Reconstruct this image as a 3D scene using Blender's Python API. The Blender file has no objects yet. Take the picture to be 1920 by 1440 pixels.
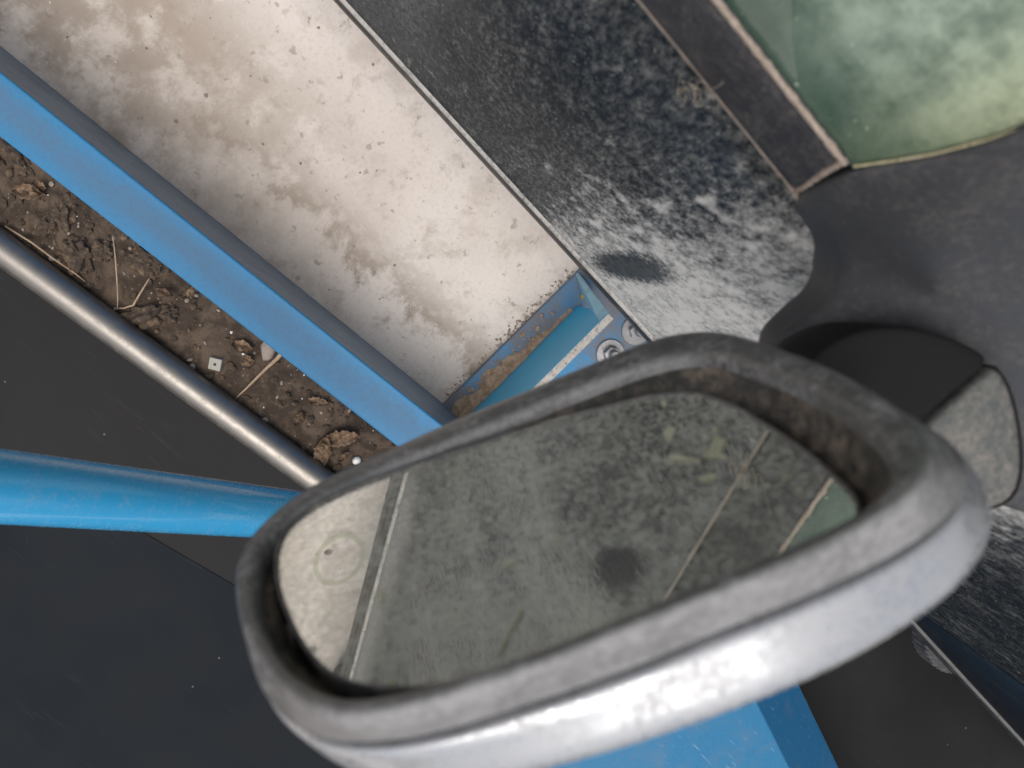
import bpy, bmesh, math, random
from mathutils import Vector, Matrix, noise

random.seed(11)
S = bpy.context.scene
C = S.collection
R = math.radians

# ---------------------------------------------------------------- camera
# world: z up, car forward = +Y, car stands on the -X side; metres
F = 1443.0                                        # focal length in px of the 1920 px wide photograph
CAM = Vector((0, 0, 1.25))
AX = Vector((-0.7102013, 0.7039987, 0.0))         # rows: world axes written in (right, down, forward)
AY = Vector((0.6870099, 0.6930629, 0.2183602))
AZ = Vector((0.1537253, 0.1550797, -0.9758682))
cam_d = bpy.data.cameras.new('camera')
cam_d.sensor_width = 36
cam_d.lens = F / 1920 * 36
cam_d.clip_start = 0.01
cam_d.clip_end = 100
cam_d.dof.use_dof = True
cam_d.dof.focus_distance = 1.05
cam_d.dof.aperture_fstop = 9.5
cam = bpy.data.objects.new('camera', cam_d)
C.objects.link(cam)
right = Vector((AX[0], AY[0], AZ[0])); down = Vector((AX[1], AY[1], AZ[1])); fwd = Vector((AX[2], AY[2], AZ[2]))
m3 = Matrix((right, -down, -fwd)).transposed()
cam.matrix_world = Matrix.Translation(CAM) @ m3.to_4x4()
S.camera = cam

# ---------------------------------------------------------------- sky and sun (bright overcast)
SUN_EL, SUN_AZ = R(72), R(75)                     # azimuth from +Y towards +X
w = bpy.data.worlds.new('World'); S.world = w; w.use_nodes = True
wn = w.node_tree; wn.nodes.clear()
sky = wn.nodes.new('ShaderNodeTexSky'); sky.sky_type = 'NISHITA'; sky.sun_disc = False
sky.sun_elevation = SUN_EL; sky.sun_rotation = SUN_AZ
sky.dust_density = 4; sky.air_density = 1.0; sky.ozone_density = 1.0
hs = wn.nodes.new('ShaderNodeHueSaturation'); hs.inputs['Saturation'].default_value = 0.35
bg = wn.nodes.new('ShaderNodeBackground'); bg.inputs['Strength'].default_value = 0.15
wo = wn.nodes.new('ShaderNodeOutputWorld')
wn.links.new(sky.outputs[0], hs.inputs['Color']); wn.links.new(hs.outputs[0], bg.inputs[0]); wn.links.new(bg.outputs[0], wo.inputs[0])
sd = bpy.data.lights.new('sun', 'SUN'); sd.energy = 1.15; sd.angle = R(45); sd.color = (1, .95, .88)
sun = bpy.data.objects.new('sun', sd); C.objects.link(sun)
tosun = Vector((math.sin(SUN_AZ) * math.cos(SUN_EL), math.cos(SUN_AZ) * math.cos(SUN_EL), math.sin(SUN_EL)))
sun.rotation_euler = tosun.to_track_quat('Z', 'Y').to_euler()
vs = S.view_settings
vs.view_transform = 'Standard'; vs.look = 'None'; vs.gamma = 1; vs.use_curve_mapping = False
vs.exposure = 0.30

# ---------------------------------------------------------------- helpers
def ray(x, y):
    d = Vector((x - 960, y - 720, F)).normalized()
    return Vector((AX.dot(d), AY.dot(d), AZ.dot(d)))
def at_z(x, y, z):
    d = ray(x, y); return CAM + d * ((z - CAM.z) / d.z)
def at_x(x, y, X):
    d = ray(x, y); return CAM + d * ((X - CAM.x) / d.x)
def at_plane(x, y, p, n):
    d = ray(x, y); return CAM + d * ((p - CAM).dot(n) / d.dot(n))
def sm(a, b, t):
    t = max(0, min(1, (t - a) / (b - a))); return t * t * (3 - 2 * t)

class NT:
    def __init__(s, name):
        s.m = bpy.data.materials.new(name); s.m.use_nodes = True
        s.t = s.m.node_tree; s.t.nodes.clear()
        s.out = s.t.nodes.new('ShaderNodeOutputMaterial')
        s.co = s.t.nodes.new('ShaderNodeTexCoord').outputs['Object']
    def n(s, typ, props=None, **ins):
        nd = s.t.nodes.new('ShaderNode' + typ)
        for k, v in (props or {}).items(): setattr(nd, k, v)
        for k, v in ins.items():
            key = k.replace('_', ' ')
            if key not in nd.inputs: key = int(k[1:])
            s.set(nd.inputs[key], v)
        return nd
    def set(s, sock, v):
        if isinstance(v, bpy.types.NodeSocket): s.t.links.new(v, sock)
        elif isinstance(v, (tuple, list)) and len(v) == 3 and sock.type == 'RGBA': sock.default_value = (*v, 1)
        else: sock.default_value = v
    def noise(s, scale, detail=4, rough=.55, dist=0, co=None):
        return s.n('TexNoise', Vector=co or s.co, Scale=scale, Detail=detail, Roughness=rough, Distortion=dist).outputs[0]
    def ramp(s, v, lo, hi, a=0., b=1.):
        return s.n('MapRange', dict(interpolation_type='SMOOTHSTEP'), Value=v, i1=lo, i2=hi, i3=a, i4=b).outputs[0]
    def math(s, op, a, b=0., clamp=False):
        return s.n('Math', dict(operation=op, use_clamp=clamp), i0=a, i1=b).outputs[0]
    def mix(s, f, a, b):
        nd = s.t.nodes.new('ShaderNodeMix'); nd.data_type = 'RGBA'
        s.set(nd.inputs[0], f); s.set(nd.inputs[6], a); s.set(nd.inputs[7], b)
        return nd.outputs[2]
    def fmix(s, f, a, b):
        nd = s.t.nodes.new('ShaderNodeMix'); nd.data_type = 'FLOAT'
        s.set(nd.inputs[0], f); s.set(nd.inputs[2], a); s.set(nd.inputs[3], b)
        return nd.outputs[0]
    def xyz(s):
        return s.n('SeparateXYZ', Vector=s.co).outputs
    def bump(s, h, strength=.3, dist=.002):
        return s.n('Bump', Height=h, Strength=strength, Distance=dist).outputs[0]
    def bsdf(s, **k):
        b = s.t.nodes.new('ShaderNodeBsdfPrincipled')
        for key, v in k.items(): s.set(b.inputs[key.replace('_', ' ')], v)
        return b.outputs[0]
    def finish(s, sh):
        s.t.links.new(sh, s.out.inputs[0]); return s.m

def dusty(name, base, rough, dust, scale=120, lo=.45, hi=.7, amt=1., metal=0., coat=0., bump=.15, big=None, speck=0., dust2=None, spec=.5, settle_sheen=0.):
    """paint or plastic under an uneven film of dust"""
    t = NT(name)
    a = t.noise(scale, 6, .65, .4)
    b = t.noise(scale * .17, 3, .5)
    v = t.math('ADD', t.math('MULTIPLY', a, .65), t.math('MULTIPLY', b, .35))
    f = t.ramp(v, lo, hi, 0, amt)
    if big: f = t.math('MULTIPLY', f, big(t), True)
    if speck:
        sp = t.ramp(t.noise(scale * 3.1, 2, .5), .70, .76, 0, speck)
        f = t.math('MAXIMUM', f, sp)
    if settle_sheen:
        nz = t.n('SeparateXYZ', Vector=t.n('NewGeometry').outputs['Normal']).outputs[2]
        f = t.math('MAXIMUM', f, t.math('MULTIPLY', t.ramp(nz, .35, .95), t.ramp(v, .40, .58, settle_sheen * .45, settle_sheen)))  # upward faces paler: settled dust with sky sheen mixed into the colour
    dcol = t.mix(t.noise(scale * .3, 3), dust, dust2 or tuple(c * .75 for c in dust))
    col = t.mix(f, base, dcol)
    nb = t.bump(t.math('ADD', a, t.math('MULTIPLY', f, .6)), bump, .001)
    sh = t.bsdf(Base_Color=col, Roughness=t.fmix(f, rough, .92), Metallic=t.fmix(f, metal, 0.), Coat_Weight=t.fmix(f, coat, 0.), Coat_Roughness=.06, Normal=nb, Specular_IOR_Level=spec)
    return t.finish(sh)

def link(name, me, mat, parent=None, smooth=True):
    o = bpy.data.objects.new(name, me); C.objects.link(o)
    if mat: me.materials.append(mat)
    if smooth:
        for p in me.polygons: p.use_smooth = True
    if parent:
        o.parent = parent
        o.matrix_parent_inverse = WORLD[parent.name].inverted()
    WORLD[o.name] = Matrix()
    return o
WORLD = {}
def mesh(name, vs_, fs, mat, parent=None, smooth=True, recalc=True):
    me = bpy.data.meshes.new(name)
    me.from_pydata([tuple(v) for v in vs_], [], fs); me.update()
    if recalc:
        bm = bmesh.new(); bm.from_mesh(me); bmesh.ops.recalc_face_normals(bm, faces=bm.faces); bm.to_mesh(me); bm.free()
    return link(name, me, mat, parent, smooth)
def empty(name, loc, label, cat, group=None):
    o = bpy.data.objects.new(name, None); C.objects.link(o); o.location = loc
    o.empty_display_size = .05
    WORLD[o.name] = Matrix.Translation(loc)
    tag(o, label, cat, group); return o
def tag(o, label, cat, group=None):
    o['label'] = label; o['category'] = cat
    if group: o['group'] = group
    return o
def kind(o, k):
    o['kind'] = k; return o
def bevel(o, wd, seg=2, ang=40):
    m = o.modifiers.new('bevel', 'BEVEL'); m.width = wd; m.segments = seg; m.limit_method = 'ANGLE'; m.angle_limit = R(ang)
    return o
def prism(name, ring, z0, z1, mat, parent=None, bev=.002, smooth=False):
    n = len(ring)
    v = [(p[0], p[1], z0) for p in ring] + [(p[0], p[1], z1) for p in ring]
    f = [tuple(range(n)), tuple(range(n, 2 * n))] + [(i, (i + 1) % n, n + (i + 1) % n, n + i) for i in range(n)]
    o = mesh(name, v, f, mat, parent, smooth)
    if bev: bevel(o, bev)
    return o
def box(name, x0, x1, y0, y1, z0, z1, mat, parent=None, bev=.002):
    return prism(name, [(x0, y0), (x1, y0), (x1, y1), (x0, y1)], z0, z1, mat, parent, bev)
def loft(name, rings, mat, parent=None, caps=(False, False), smooth=True):
    n = len(rings[0]); v = [p for r in rings for p in r]; f = []
    for k in range(len(rings) - 1):
        for i in range(n):
            j = (i + 1) % n
            f.append((k * n + i, k * n + j, (k + 1) * n + j, (k + 1) * n + i))
    if caps[0]: f.append(tuple(range(n)))
    if caps[1]: f.append(tuple(range((len(rings) - 1) * n, len(rings) * n)))
    return mesh(name, v, f, mat, parent, smooth)
def tube(name, pts, rad, mat, parent=None, seg=10, smooth=True):
    """round bar through pts; rad a number or one per point"""
    pts = [Vector(p) for p in pts]
    if not isinstance(rad, (list, tuple)): rad = [rad] * len(pts)
    rings = []; up = Vector((.13, .21, .97))
    for i, p in enumerate(pts):
        d = (pts[min(i + 1, len(pts) - 1)] - pts[max(i - 1, 0)]).normalized()
        a = d.cross(up).normalized(); b = a.cross(d)
        rings.append([p + (a * math.cos(t) + b * math.sin(t)) * rad[i] for t in (2 * math.pi * k / seg for k in range(seg))])
    return loft(name, rings, mat, parent, (True, True), smooth)
def sheet(name, ring, z, mat, parent=None):
    return mesh(name, [(p[0], p[1], z) for p in ring], [tuple(range(len(ring)))], mat, parent, False)

# ---------------------------------------------------------------- materials
TAN = (.42, .33, .26); PALE = (.50, .47, .43)
def concrete():
    t = NT('concrete')
    x, y, z = t.xyz()
    big = t.noise(2.6, 5, .6, .3); mid = t.noise(13, 8, .68, .15); fine = t.noise(160, 5, .7)
    # brown oily streak that runs beside the blue rail
    p0, p1 = at_z(230, 40, 0), at_z(800, 575, 0)
    dx, dy = p1.x - p0.x, p1.y - p0.y; L = math.hypot(dx, dy); nx, ny = -dy / L, dx / L
    d = t.math('ADD', t.math('MULTIPLY', x, nx), t.math('ADD', t.math('MULTIPLY', y, ny), -(p0.x * nx + p0.y * ny)))
    d = t.math('ADD', d, t.math('MULTIPLY', t.math('SUBTRACT', mid, .5), .30))
    d = t.math('ABSOLUTE', d)
    streak = t.ramp(d, .002, .050, 1, 0)
    # wider towards the rear
    wide = t.ramp(y, .1, -.55, 0, 1)
    d2 = t.ramp(d, .07, .19, 1, 0)
    st = t.math('MAXIMUM', t.math('MULTIPLY', streak, t.ramp(mid, .36, .60, .2, 1)), t.math('MULTIPLY', t.math('MULTIPLY', d2, wide), t.ramp(mid, .37, .54, .3, 1)))
    st = t.math('MULTIPLY', st, .8)
    base = t.mix(t.ramp(big, .35, .65), (.73, .665, .615), (.63, .56, .505))
    base = t.mix(t.math('MULTIPLY', t.ramp(mid, .50, .64), .4), base, (.44, .375, .32))
    base = t.mix(t.math('MULTIPLY', t.ramp(t.noise(30, 7, .72, .2), .54, .66), .4), base, (.34, .28, .23))
    scr = t.noise(70, 3, .5, .1, t.n('Mapping', Vector=t.co, Rotation=(0, 0, .5), Scale=(5, .3, 1)).outputs[0])
    base = t.mix(t.math('MULTIPLY', t.ramp(scr, .66, .74), .3), base, (.72, .69, .65))
    base = t.mix(st, base, (.29, .225, .17))
    base = t.mix(t.math('MULTIPLY', t.ramp(t.noise(46, 3, .6), .62, .70), .55), base, (.22, .19, .16))
    vo = t.n('TexVoronoi', Vector=t.n('VectorMath', dict(operation='ADD'), i0=t.co, i1=t.n('TexNoise', Vector=t.co, Scale=60.).outputs[1]).outputs[0], Scale=22)
    spn = t.ramp(t.n('SeparateColor', Color=vo.outputs[1]).outputs[0], .72, .95)
    spots = t.math('MULTIPLY', t.ramp(vo.outputs[0], .06, .22, 1, 0), spn)
    base = t.mix(t.math('MULTIPLY', spots, .6), base, (.15, .13, .115))
    base = t.mix(t.math('MULTIPLY', t.ramp(fine, .5, .75), .35), base, (.33, .29, .26))
    # faded green paint curl on the floor further back
    ex = t.math('MULTIPLY', t.math('ADD', x, .20), 1 / .052)
    ey = t.math('MULTIPLY', t.math('ADD', y, 1.125), 1 / .085)
    rr = t.math('SQRT', t.math('ADD', t.math('MULTIPLY', ex, ex), t.math('MULTIPLY', ey, ey)))
    ring = t.ramp(t.math('ABSOLUTE', t.math('SUBTRACT', rr, 1.)), .07, .15, 1, 0)
    base = t.mix(t.math('MULTIPLY', ring, .5), base, (.33, .36, .22))
    h = t.math('ADD', t.math('MULTIPLY', mid, .6), t.math('MULTIPLY', fine, .35))
    return t.finish(t.bsdf(Base_Color=base, Roughness=t.fmix(st, .85, .6), Normal=t.bump(h, .35, .004)))
M_CONC = concrete()

def blue_paint(name, col, dusti, lo, hi):
    t = NT(name)
    a = t.noise(14, 4, .6, .3); b = t.noise(220, 5, .7)
    scr = t.noise(90, 2, .5, 0, t.n('Mapping', Vector=t.co, Scale=(6, .35, 1)).outputs[0])
    f = t.math('MULTIPLY', t.ramp(t.math('ADD', t.math('MULTIPLY', a, .75), t.math('MULTIPLY', b, .25)), lo, hi), dusti)
    c = t.mix(t.ramp(b, .4, .7), col, tuple(x * .86 for x in col))
    c = t.mix(f, c, (.21, .165, .135))
    c = t.mix(t.math('MULTIPLY', t.ramp(scr, .68, .76), .35), c, (.45, .55, .62))
    ch = t.noise(38, 6, .75)
    c = t.mix(t.math('MULTIPLY', t.ramp(ch, .685, .71), .8), c, (.20, .15, .12))
    return t.finish(t.bsdf(Base_Color=c, Roughness=t.fmix(f, .38, .8), Normal=t.bump(b, .03, .001), Coat_Weight=.0, Specular_IOR_Level=.3))
M_BLUE = blue_paint('blue_paint', (.045, .255, .60), .3, .42, .66)
M_BLUE_CLEAN = blue_paint('blue_gloss_paint', (.04, .29, .56), .15, .5, .7)
M_BLUE_DIRTY = blue_paint('blue_paint_muddy', (.040, .235, .46), .8, .34, .60)
def rail_paint():
    t = NT('blue_paint_with_dust_band')
    x, y, z = t.xyz()
    ra, rb = at_z(0, 85, 0), at_z(860, 780, 0); dd = (rb - ra).normalized(); nx, ny = dd.y, -dd.x
    if nx < 0: nx, ny = -nx, -ny
    d = t.math('ADD', t.math('MULTIPLY', x, nx), t.math('ADD', t.math('MULTIPLY', y, ny), -(ra.x * nx + ra.y * ny)))
    a = t.noise(9, 5, .6, .2); b = t.noise(240, 5, .7)
    d = t.math('ADD', d, t.math('MULTIPLY', t.math('SUBTRACT', a, .5), .03))
    band = t.math('MULTIPLY', t.ramp(d, .002, .022), t.ramp(d, .056, .034))
    f = t.math('MULTIPLY', t.math('MULTIPLY', band, t.ramp(t.math('ADD', t.math('MULTIPLY', a, .5), t.math('MULTIPLY', b, .5)), .30, .62, .4, 1)), .42)
    c = t.mix(t.ramp(b, .4, .7), (.024, .170, .345), (.020, .148, .305))
    c = t.mix(f, c, (.115, .115, .125))
    c = t.mix(t.math('MULTIPLY', t.ramp(b, .66, .76), .3), c, (.4, .38, .36))
    return t.finish(t.bsdf(Base_Color=c, Roughness=t.fmix(f, .45, .8), Normal=t.bump(b, .04, .001), Specular_IOR_Level=.3))
M_RAIL = rail_paint()
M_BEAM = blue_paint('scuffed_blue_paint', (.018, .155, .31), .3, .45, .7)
M_BEAM_SIDE = blue_paint('shaded_blue_paint', (.018, .11, .24), .3, .5, .7)  # beam blue deepened to carry the shade of the sloped side
M_GUSSET = blue_paint('pale_worn_blue_paint', (.27, .54, .68), .3, .45, .65)
M_TUBE = dusty('glossy_blue_tube_paint', (.035, .32, .60), .22, (.30, .36, .40), 260, .46, .75, .35, coat=.6, bump=0.)
M_BLUE_SIDE = blue_paint('shade_toned_blue_paint', (.115, .185, .28), .3, .4, .7)
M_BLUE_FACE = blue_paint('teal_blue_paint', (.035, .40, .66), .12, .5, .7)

M_BARE = dusty('bare_steel', (.24, .222, .20), .40, (.25, .2, .165), 420, .42, .75, .35, metal=.9, bump=0.)
M_ZINC = dusty('zinc', (.36, .36, .37), .42, (.3, .27, .24), 300, .42, .70, .7, metal=.8, bump=.05)
M_RUBBER = dusty('ribbed_rubber', (.055, .055, .06), .6, (.2, .18, .17), 90, .4, .7, .6)
def black_sheet(name, base, lo, rough, sk=.25):
    t = NT(name)
    a = t.noise(6, 4, .6, .3); b = t.noise(620, 4, .75)
    film = t.math('MULTIPLY', t.ramp(a, .35, .7), .5)
    c = t.mix(film, base, tuple(x * 2.2 + .002 for x in base))
    c = t.mix(t.math('MULTIPLY', t.ramp(b, .60, .80), sk), c, (.16, .145, .13))
    sp = t.n('TexVoronoi', Vector=t.co, Scale=26).outputs[0]
    spots = t.math('MULTIPLY', t.ramp(sp, .035, .06, 1, 0), t.ramp(t.noise(5, 2), .5, .62))
    c = t.mix(t.math('MULTIPLY', spots, .6), c, (.3, .28, .25))
    for rz, sd_ in ((.9, 0.), (2.2, 3.)):
        sc_ = t.noise(30, 3, .55, .2, t.n('Mapping', Vector=t.co, Location=(sd_, 0, 0), Rotation=(0, 0, rz), Scale=(4, .35, 1)).outputs[0])
        c = t.mix(t.math('MULTIPLY', t.math('MULTIPLY', t.ramp(sc_, .62, .72), t.ramp(a, .45, .62)), .07), c, (.10, .098, .095))
    dep = t.noise(2.5, 3, .5)
    c = t.mix(t.math('MULTIPLY', t.ramp(dep, .45, .7), .15), c, (.022, .021, .021))
    return t.finish(t.bsdf(Base_Color=c, Roughness=t.fmix(film, rough, rough + .2), Normal=t.bump(b, .12, .001), Specular_IOR_Level=.18))
M_SHEET = black_sheet('worn_black_sheet', (.0085, .0080, .0082), .3, .6, .2)
M_SHEET2 = black_sheet('black_reflection_sheet', (.0018, .0042, .0072), .3, .65, .14)
M_PLASTIC_D = dusty('black_plastic', (.009, .0088, .0086), .6, (.10, .085, .07), 500, .55, .85, .3, spec=.12, bump=.05)
M_FOOT = dusty('grey_grained_plastic', (.040, .042, .047), .55, (.16, .135, .115), 320, .45, .75, .5, bump=.12, spec=.4)
M_MOULD = dusty('window_rubber', (.030, .030, .035), .55, (.20, .18, .16), 420, .42, .75, .6, spec=.3)
M_RIM = dusty('dusty_black_rim_plastic', (.080, .078, .076), .36, (.46, .45, .455), 330, .46, .66, .42, bump=.08, spec=.6, settle_sheen=.52)
M_INNER = dusty('dusty_inner_plastic', (.022, .021, .019), .5, (.26, .20, .15), 200, .42, .70, .7, bump=.2)
M_BEZEL = dusty('grey_bezel_plastic', (.06, .056, .056), .5, (.3, .27, .24), 200, .45, .7, .6)
M_CAP = dusty('dusty_silver_paint', (.42, .43, .45), .20, (.34, .33, .325), 420, .34, .76, .75, metal=.65, coat=.6, bump=0.)
M_ARMCAP = dusty('dusty_silver_arm_paint', (.065, .072, .068), .5, (.20, .18, .16), 300, .40, .66, .9, metal=.1, bump=.1)
M_DUSTLINE = dusty('packed_dust', (.27, .215, .175), .95, (.42, .35, .295), 500, .4, .6, 1., bump=.5)
M_YDUST = dusty('yellowish_packed_dust', (.38, .34, .20), .95, (.5, .45, .30), 300, .4, .6, 1., bump=.4)
M_CHIP = dusty('pale_chip', (.34, .32, .27), .7, TAN, 200, .45, .65, .6)
M_LIGHTSTONE = dusty('grey_brown_stone', (.26, .21, .17), .85, (.36, .3, .25), 150, .4, .6, 1.)
M_TWIG = dusty('dry_twig', (.30, .20, .12), .9, (.45, .33, .22), 260, .4, .6, 1.)
M_FIBRE = dusty('dry_root_fibre', (.34, .29, .23), .9, (.44, .38, .31), 260, .4, .6, 1.)
M_LEAF = dusty('dry_leaf', (.12, .075, .045), .85, (.33, .22, .135), 160, .42, .62, 1., bump=.6)
M_RESIDUE = dusty('dried_yellowish_residue', (.30, .29, .20), .9, (.46, .45, .34), 300, .4, .6, 1.)
M_GLASSBIT = dusty('white_crumb', (.72, .70, .65), .4, (.4, .34, .28), 300, .5, .7, .8)
M_YELLOW = dusty('yellow_lump', (.55, .33, .06), .7, TAN, 300, .5, .7, .5)

def soil():
    t = NT('soil')
    a = t.noise(26, 6, .65, .5); b = t.noise(210, 5, .7); g = t.noise(7, 3)
    x, y, z = t.xyz()
    c = t.mix(t.ramp(a, .40, .62), (.052, .038, .028), (.115, .082, .058))
    c = t.mix(t.ramp(z, .014, .034, 0, .6), c, (.20, .13, .08))
    c = t.mix(t.math('MULTIPLY', t.ramp(b, .6, .75), .6), c, (.26, .21, .16))
    return t.finish(t.bsdf(Base_Color=c, Roughness=.95, Normal=t.bump(t.math('ADD', a, t.math('MULTIPLY', b, .5)), .6, .006), Specular_IOR_Level=.2))
M_SOIL = soil()
M_MUD = dusty('dried_mud', (.24, .17, .115), .95, (.50, .37, .26), 90, .38, .62, 1., bump=.7)
M_CLOD = dusty('earth_clod', (.055, .038, .026), .95, (.21, .14, .085), 110, .45, .66, 1., bump=.7)

def door_paint():
    t = NT('black_paint_under_dust')
    x, y, z = t.xyz()
    cs = t.n('Mapping', Vector=t.co, Scale=(1, 1, .5)).outputs[0]
    a = t.noise(230, 8, .78, .1, cs); b = t.noise(16, 4, .6, .4, cs); s = t.noise(520, 3, .6, 0, cs)
    vein = t.n('TexNoise', dict(noise_type='RIDGED_MULTIFRACTAL'), Vector=cs, Scale=75., Detail=6., Roughness=.6, Distortion=.15).outputs[0]
    run = t.math('ADD', t.math('MULTIPLY', vein, .55), t.math('MULTIPLY', t.noise(60, 6, .7, .1, t.n('Mapping', Vector=t.co, Scale=(1, 1.3, .5)).outputs[0]), .55))
    # dust lies thicker towards the front of the door and in a lower band
    front = t.math('MULTIPLY', t.ramp(y, -.02, .20), t.ramp(y, .32, .52, 1, -.4))
    low = t.ramp(z, .80, .62)
    g = t.math('ADD', t.math('MULTIPLY', front, .235), t.math('MULTIPLY', low, .035))
    v = t.math('ADD', t.math('ADD', t.math('MULTIPLY', a, .45), t.math('MULTIPLY', run, .35)), t.math('MULTIPLY', b, .2))
    f = t.ramp(t.math('ADD', v, g), .52, .74, 0, .95)
    film = t.ramp(t.math('ADD', v, t.math('MULTIPLY', g, .6)), .36, .66, .02, .34)
    f = t.math('MAXIMUM', f, t.math('MULTIPLY', film, t.ramp(a, .38, .62, .12, 1)))
    f = t.math('MAXIMUM', f, t.math('MULTIPLY', t.ramp(s, .62, .72), .45))
    rear = t.math('MULTIPLY', t.ramp(y, .0, -.20), t.ramp(z, .36, .60, .3, 1))
    f = t.math('MAXIMUM', f, t.math('MULTIPLY', rear, t.ramp(t.math('ADD', t.math('MULTIPLY', a, .7), t.math('MULTIPLY', b, .3)), .36, .62, .05, .34)))
    # two darker oval patches in the dust
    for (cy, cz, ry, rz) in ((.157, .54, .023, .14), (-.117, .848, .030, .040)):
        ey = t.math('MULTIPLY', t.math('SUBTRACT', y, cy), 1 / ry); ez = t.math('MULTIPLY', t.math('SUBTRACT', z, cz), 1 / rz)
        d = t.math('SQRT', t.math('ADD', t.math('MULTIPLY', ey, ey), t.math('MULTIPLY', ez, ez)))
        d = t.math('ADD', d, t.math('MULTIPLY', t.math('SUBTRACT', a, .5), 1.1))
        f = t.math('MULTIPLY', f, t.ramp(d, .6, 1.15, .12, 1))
    lowdust = t.ramp(z, .52, .40, 0, .55)
    f = t.math('MAXIMUM', f, t.math('MULTIPLY', t.math('MULTIPLY', lowdust, t.ramp(y, -.35, -.55)), t.ramp(a, .3, .6, .5, 1)))
    c = t.mix(f, (.009, .0125, .016), t.mix(b, (.56, .55, .53), (.72, .69, .64)))
    nb = t.bump(a, .15, .0008)
    dif = t.bsdf(Base_Color=c, Roughness=.9, Normal=nb, Specular_IOR_Level=0.)
    gls = t.n('BsdfGlossy', Color=(.8, .85, .9), Roughness=.22, Normal=nb).outputs[0]
    return t.finish(t.n('MixShader', i0=t.fmix(f, .075, 0.), i1=dif, i2=gls).outputs[0])
M_DOOR = door_paint()
M_FENDER = dusty('black_fender_paint', (.008, .008, .0095), .35, (.2, .18, .16), 160, .52, .78, .35, speck=.2, spec=.3)
M_ROCKER = dusty('black_sill_plastic', (.016, .016, .017), .5, (.34, .31, .28), 70, .46, .72, .5)
M_LIP = dusty('dusty_sill_edge', (.055, .055, .052), .7, (.50, .47, .43), 200, .28, .56, .95, big=lambda t: t.ramp(t.xyz()[1], .30, .62, 1, .18))

def window():
    t = NT('dusty_glare_green_tinted_glass')
    a = t.noise(75, 6, .7, .1); b = t.noise(16, 3, .5, 0); s = t.noise(260, 3)
    v = t.math('ADD', t.math('MULTIPLY', a, .55), t.math('MULTIPLY', b, .45))
    x, y, z = t.xyz()
    f = t.math('MULTIPLY', t.ramp(v, .36, .66, .24, .9), t.ramp(t.math('ADD', z, t.math('MULTIPLY', t.math('SUBTRACT', b, .5), .05)), .955, 1.022, .12, 1))  # pale tone grows with height, painted glare over the real dust
    f = t.math('MAXIMUM', f, t.math('MULTIPLY', t.ramp(s, .68, .75), .7))
    dust = t.bsdf(Base_Color=t.mix(t.ramp(y, .06, .12), (.44, .54, .43), (.46, .50, .32)), Roughness=.95)
    gl = t.bsdf(Base_Color=(.028, .07, .05), Roughness=.06, Transmission_Weight=.25, IOR=1.5, Coat_Weight=.6)
    ms = t.n('MixShader', i0=f, i1=gl, i2=dust)
    return t.finish(ms.outputs[0])
M_WINDOW = window()

def mirror_glass():
    t = NT('dusty_mirror_glass')
    a = t.noise(430, 6, .70, .05); b = t.noise(50, 4, .55); c = t.noise(120, 3, .5)
    v = t.math('ADD', t.math('MULTIPLY', a, .75), t.math('MULTIPLY', b, .25))
    f = t.ramp(v, .44, .59, .10, .56)
    sp = t.math('MULTIPLY', t.math('MAXIMUM', t.ramp(c, .68, .76), t.ramp(t.noise(360, 4, .6), .55, .63, 0, .9)), .70)
    f = t.math('MAXIMUM', f, sp)
    # one soft patch where the dust mix drops out
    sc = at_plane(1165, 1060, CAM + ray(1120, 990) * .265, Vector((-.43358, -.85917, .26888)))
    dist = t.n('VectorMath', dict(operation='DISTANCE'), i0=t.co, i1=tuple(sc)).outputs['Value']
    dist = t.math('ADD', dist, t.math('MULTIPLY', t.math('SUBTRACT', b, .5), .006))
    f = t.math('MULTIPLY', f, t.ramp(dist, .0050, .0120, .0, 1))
    dust = t.bsdf(Base_Color=(.47, .465, .41), Roughness=.95)
    mir = t.bsdf(Base_Color=(.80, .80, .76), Metallic=1., Roughness=.012)
    return t.finish(t.n('MixShader', i0=f, i1=mir, i2=dust).outputs[0])
M_MIRROR = mirror_glass()
M_LINING = dusty('dark_cabin_lining', (.03, .032, .03), .8, (.1, .1, .09), 60, .5, .7, .3)
M_TYRE = dusty('tyre_rubber', (.02, .02, .02), .8, (.15, .13, .11), 60, .45, .7, .5)
M_HOLE = dusty('hole_dark', (.02, .018, .016), .9, (.05, .04, .03), 90, .5, .7, .3)

# ================================================================ SETTING
# concrete floor as one sheet with a drilled hole cut out of it
def floor():
    bm = bmesh.new()
    hx, hy, hr = -.172, -1.098, .010
    n = 20
    inner = [bm.verts.new((hx + hr * math.cos(2 * math.pi * i / n), hy + hr * math.sin(2 * math.pi * i / n), 0)) for i in range(n)]
    e = 5.0
    outer = []
    for i in range(n):
        a = 2 * math.pi * i / n; cx, cy = math.cos(a), math.sin(a); k = e / max(abs(cx), abs(cy))
        outer.append(bm.verts.new((hx + cx * k, hy + cy * k, 0)))
    low = [bm.verts.new((v.co.x, v.co.y, -.04)) for v in inner]
    for i in range(n):
        j = (i + 1) % n
        bm.faces.new((inner[i], outer[i], outer[j], inner[j]))
        bm.faces.new((inner[i], inner[j], low[j], low[i]))
    bm.faces.new(low)
    bmesh.ops.recalc_face_normals(bm, faces=bm.faces)
    me = bpy.data.meshes.new('floor'); bm.to_mesh(me); bm.free()
    me.update()
    if me.polygons[0].normal.z < 0: me.flip_normals()
    o = link('floor', me, M_CONC, None, False)
    return kind(o, 'structure')
floor()

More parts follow.
